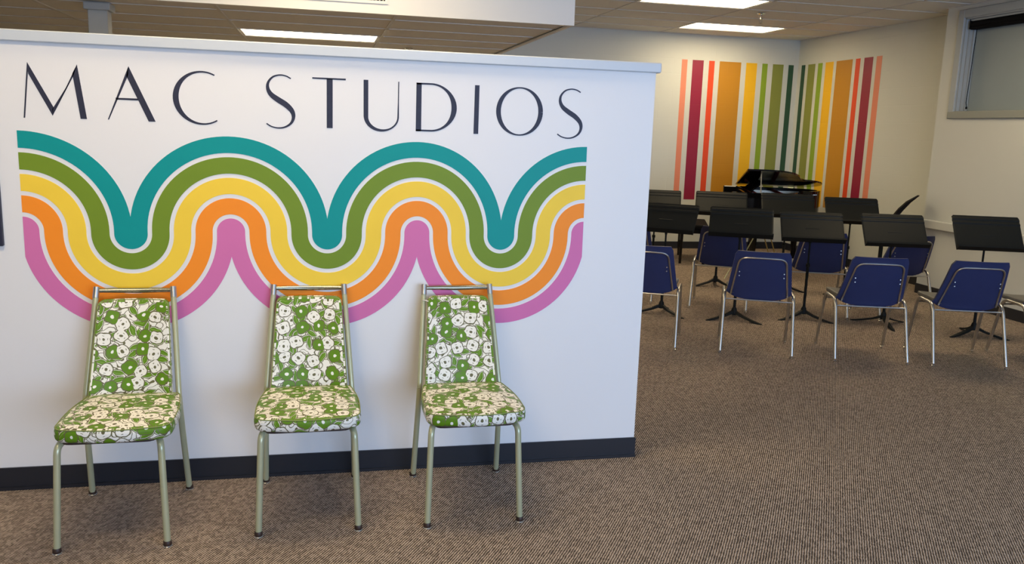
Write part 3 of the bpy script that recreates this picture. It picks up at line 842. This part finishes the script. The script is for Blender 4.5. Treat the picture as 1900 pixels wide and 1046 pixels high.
# ------------------------------------------------------------------ music stands
def music_stand(x, y, zc, phi, tilt, label, group, base=90):
    t = thing('music_stand', label, 'music stand', (x, y, 0), -R(phi), group)
    W, H = .54, .33; a = R(tilt)
    up = Vector((0, math.sin(a), math.cos(a))); nrm = Vector((0, -math.cos(a), math.sin(a)))   # nrm faces the player (-y)
    c = Vector((0, 0, zc))
    def P(u, v, d=0.0): return c + Vector((1, 0, 0)) * u + up * v + nrm * d
    # desk: sheet with two pressed ribs near the top and a rolled edge
    prof = [(-H / 2, 0), (H / 2 - .085, 0), (H / 2 - .078, .005), (H / 2 - .066, .005), (H / 2 - .059, 0), (H / 2 - .045, 0), (H / 2 - .038, .005), (H / 2 - .026, .005), (H / 2 - .019, 0), (H / 2, 0)]
    d = MB(); vs = []; n = len(prof)
    cw = .012
    us = [-W / 2, -W / 2 + cw, W / 2 - cw, W / 2]
    for back in (0, 1):
        for v, e in prof:
            for k, u in enumerate(us):
                vv = v
                if k in (0, 3): vv = max(min(v, H / 2 - cw), -H / 2 + cw * 0)
                vs.append(P(u, vv, e - back * .0025 - (.004 if k in (0, 3) else 0)))
    K = n * 4; fs = []
    for j in range(n - 1):
        for k in range(3):
            q = j * 4 + k; fs += [(q, q + 1, q + 5, q + 4), (K + q, K + q + 4, K + q + 5, K + q + 1)]
    rim = [0, 1, 2, 3] + [j * 4 + 3 for j in range(1, n)] + [(n - 1) * 4 + k for k in (2, 1, 0)] + [j * 4 for j in range(n - 2, 0, -1)]
    for q, r_ in zip(rim, rim[1:] + rim[:1]): fs.append((q, K + q, K + r_, r_))
    dk = d.add(vs, fs).build('desk', M['stand'], t)
    # lip
    l = MB(); vs = [P(u, -H / 2 + v, e) for u in (-W / 2, W / 2) for v, e in ((0, -.003), (.004, -.003), (.004, .052), (.016, .055), (.016, .058), (0, .056))]
    l.add(vs, [(0, 1, 2, 3, 4, 5)[::-1], (6, 7, 8, 9, 10, 11)] + [(i, (i + 1) % 6, 6 + (i + 1) % 6, 6 + i) for i in range(6)])
    l.build('lip', M['stand'], t)
    # tilt head, tubes
    MB().tube([P(-.06, -.02, -.012), P(.06, -.02, -.012)], .014, 10).tube([P(0, -.02, -.010), (0, .03, zc - .10), (0, .03, zc - .15)], .012, 10).build('tilt_head', M['stand'], t, True)
    MB().tube([(0, .03, zc - .12), (0, .03, .45)], .0085, 10).build('inner_tube', M['stand'], t, True)
    MB().tube([(0, .03, .50), (0, .03, .06)], .0125, 10).build('outer_tube', M['stand'], t, True)
    MB().lathe([(.0125, 0), (.018, .004), (.018, .03), (.0125, .034)], (0, .03, .475), 10).build('collar', M['stand'], t, True)
    # three-legged cast base
    MB().lathe([(.028, .048), (.030, .055), (.022, .10), (.0135, .115)], (0, .03, 0), 12).build('hub', M['stand'], t, True)
    for k in range(3):
        an = R(base + 120 * k); cx, sy = math.cos(an), math.sin(an)
        px, py = -sy, cx
        prof2 = [(.015, .085, .060, .020), (.09, .050, .034, .022), (.18, .026, .012, .022), (.245, .012, .0, .016), (.275, .006, .0, .008)]
        mb = MB(); vs = []
        for r_, zt, zb, hw in prof2:
            for s_, zz in ((-1, zb), (1, zb), (.6, zt), (-.6, zt)):
                vs.append((cx * r_ + px * hw * s_, .03 + sy * r_ + py * hw * s_, zz))
        fs = [(0, 1, 2, 3)[::-1], tuple(16 + q for q in range(4))]
        for j in range(4):
            for q in range(4):
                q2 = (q + 1) % 4; fs.append((j * 4 + q, j * 4 + q2, j * 4 + 4 + q2, j * 4 + 4 + q))
        mb.add(vs, fs).build('leg', M['stand'], t)
    return t
GS1, GS2 = 'music stands before the front row', 'music stands before the second row'
music_stand(2.985, 7.07, .872, 36, 44, 'black music stand whose left side is hidden by the white wall, front row', GS1)
music_stand(3.552, 6.758, .872, 26.3, 44, 'black music stand before the second front-row chair', GS1)
music_stand(4.229, 6.737, .840, 20.8, 42, 'black music stand before the gap between second and third front-row chairs', GS1)
music_stand(4.859, 6.469, .846, 15.7, 37, 'black music stand before the third front-row chair, crossing the dark chair back', GS1, 30)
music_stand(5.407, 6.015, .880, 18.7, 35.5, 'black music stand at the right picture edge against the window wall', GS1)
music_stand(3.560, 8.75, .880, 22, 44, 'black music stand in the back row beside the white wall', GS2)
music_stand(4.154, 8.379, .896, 24.7, 44, 'black music stand in the back row left of the piano lid', GS2)
music_stand(4.800, 8.14, .905, 22, 44, 'black music stand in the back row below the piano lid', GS2)
music_stand(5.392, 7.879, .883, 19.2, 39, 'black music stand in the back row in front of the right-hand stripes', GS2)

# ------------------------------------------------------------------ grand piano
def piano():
    RZ = .945
    t = thing('grand_piano', 'black glossy baby grand piano with its lid propped open in the striped corner', 'piano', (4.84, 9.50, 0), R(-22))
    # local x: from keyboard (0) to tail (1.48); local y: treble side 0 .. bass side 1.42
    def side(off=0.0):
        p_ = [(.20 - off, 1.42 + off)]
        p_ += [(.95, 1.42 + off)]
        for k in range(9):
            a = R(90 - 20 * k * 1.0)
            p_.append((1.03 + (.32 + off) * math.cos(a), 1.10 + (.32 + off) * math.sin(a)))
        bs = spline([(1.06, .775 - off), (.99, .64 - off), (.93, .42 - off), (.82, .20 - off), (.66, .05 - off), (.46, 0 - off), (.20 - off, 0 - off)], 6)
        p_ += [(v.x, v.y) for v in bs]
        return p_[::-1]
    out, inn = side(0), side(-.035)
    n = len(out); vs = []
    for pl, z in ((out, .66), (out, RZ), (inn, RZ), (inn, .66)): vs += [(x, y, z) for x, y in pl]
    fs = []
    for j in range(4):
        for i in range(n): fs.append((j * n + i, j * n + (i + 1) % n, ((j + 1) % 4) * n + (i + 1) % n, ((j + 1) % 4) * n + i))
    MB().add(vs, fs).build('rim', M['piano'], t, True)
    MB().prism(inn, .67, .86).build('soundboard', M['gold'], t, label='gilded iron plate')
    st = MB()
    for k in range(26):
        y = .12 + k * .048; x1 = .55 + .80 * min(1, max(0, (y - .05) / .9)) ** .7
        st.box(.32, min(x1, 1.26), y, y + .006, .90, .905)
    st.build('strings', M['string'], t)['kind'] = 'stuff'
    MB().box(.30, .36, .06, 1.36, .862, .93).box(.70, .74, .34, 1.36, .862, .925).build('dampers', M['felt'], t)
    # keyboard end
    MB().box(.0, .20, 0, 1.42, .62, .69).build('keybed', M['piano'], t)
    for y0 in (0, 1.35): MB().bevbox(.0, .23, y0, y0 + .07, .69, RZ, .01).build('arm', M['piano'], t)
    MB().box(.03, .185, .08, 1.34, .69, .735).build('white_keys', M['ivory'], t)['kind'] = 'stuff'
    bk = MB()
    y = .10
    for k in range(50):
        if k % 7 in (0, 1, 3, 4, 5): bk.box(.08, .18, .10 + k * .0245, .112 + k * .0245, .735, .75)
    bk.build('black_keys', M['piano'], t)['kind'] = 'stuff'
    MB().box(.185, .215, .07, 1.35, .69, RZ - .02).build('fallboard', M['piano'], t)
    md = MB()
    md.bevbox(0, .02, .30, 1.12, 0, .20, .004).xf(Matrix.Translation((.27, 0, RZ)) @ Matrix.Rotation(R(52), 4, 'Y'))
    md.build('music_desk', M['piano'], t)
    # lid, hinged on the bass side, raised a little on the short prop
    ang = math.atan2(.25, 1.42)
    lid = MB()
    lo = side(.018); lo = [(x, y) for x, y in lo]
    lid.prism(lo, 0, .02)
    lid.v = [(x, 1.42 + (y - 1.42) * math.cos(ang) + z * math.sin(ang) * 1, RZ + .015 + (1.42 - y) * math.sin(ang) + z * math.cos(ang)) for x, y, z in lid.v]
    lid.build('lid', M['piano'], t, True)
    MB().tube([(.38, .05, RZ - .01), (.375, .10, RZ + .245)], .007, 8).build('lid_prop', M['chrome'], t, True)
    for k in (.35, .95): MB().box(k, k + .08, 1.415, 1.428, RZ - .015, RZ + .025).build('hinge', M['gold'], t)
    # legs
    for x, y in ((.34, .14), (.34, 1.26), (1.05, 1.10)):
        MB().lathe([(.030, .0), (.030, .05), (.038, .06), (.036, .10), (.060, .50), (.072, .56), (.072, .67)], (x, y, 0), 12).build('leg', M['piano'], t, True)
    # pedal lyre
    ly = MB().box(.36, .40, .60, .63, .12, .67).box(.36, .40, .79, .82, .12, .67).bevbox(.33, .43, .57, .85, .07, .13, .01)
    lyo = ly.build('pedal_lyre', M['piano'], t)
    for k in range(3): MB().box(.24, .34, .64 + k * .07, .66 + k * .07, .075, .087).build('pedal', M['gold'], lyo)
    return t
piano().scale = (.9, 1, 1)
t = thing('piano_bench', 'black piano bench in front of the keyboard', 'bench', (4.70, 10.25, 0), R(-22))
MB().bevbox(-.18, .18, -.42, .42, .44, .50, .012).build('seat', M['blind'], t)
MB().box(-.16, .16, -.40, .40, .39, .44).build('apron', M['piano'], t)
for sx in (-1, 1):
    for sy in (-1, 1): MB().tube([(sx * .145, sy * .385, .40), (sx * .145, sy * .385, 0)], [.024, .017], 8).build('leg', M['piano'], t)

# slim folding A-frame stand between second-row chairs, mostly hidden
t = thing('folding_stand', 'thin brassy folding stand with slanted legs behind the front chairs', 'stand', (4.83, 8.84, 0))
for e in (-.04, .04):
    MB().tube([(-.30 + e, 0, 0), (.085 + e, .02, .72)], .007, 8).build('leg', M['brass'], t, True)
    MB().tube([(.42 + e, .16, 0), (.085 + e, .03, .72)], .007, 8).build('leg', M['brass'], t, True)
MB().tube([(.03, .025, .715), (.14, .025, .715)], .009, 8).build('top_bar', M['brass'], t, True)
MB().tube([(-.235, .005, .05), (-.155, .005, .05)], .006, 8).build('foot_bar', M['brass'], t, True)
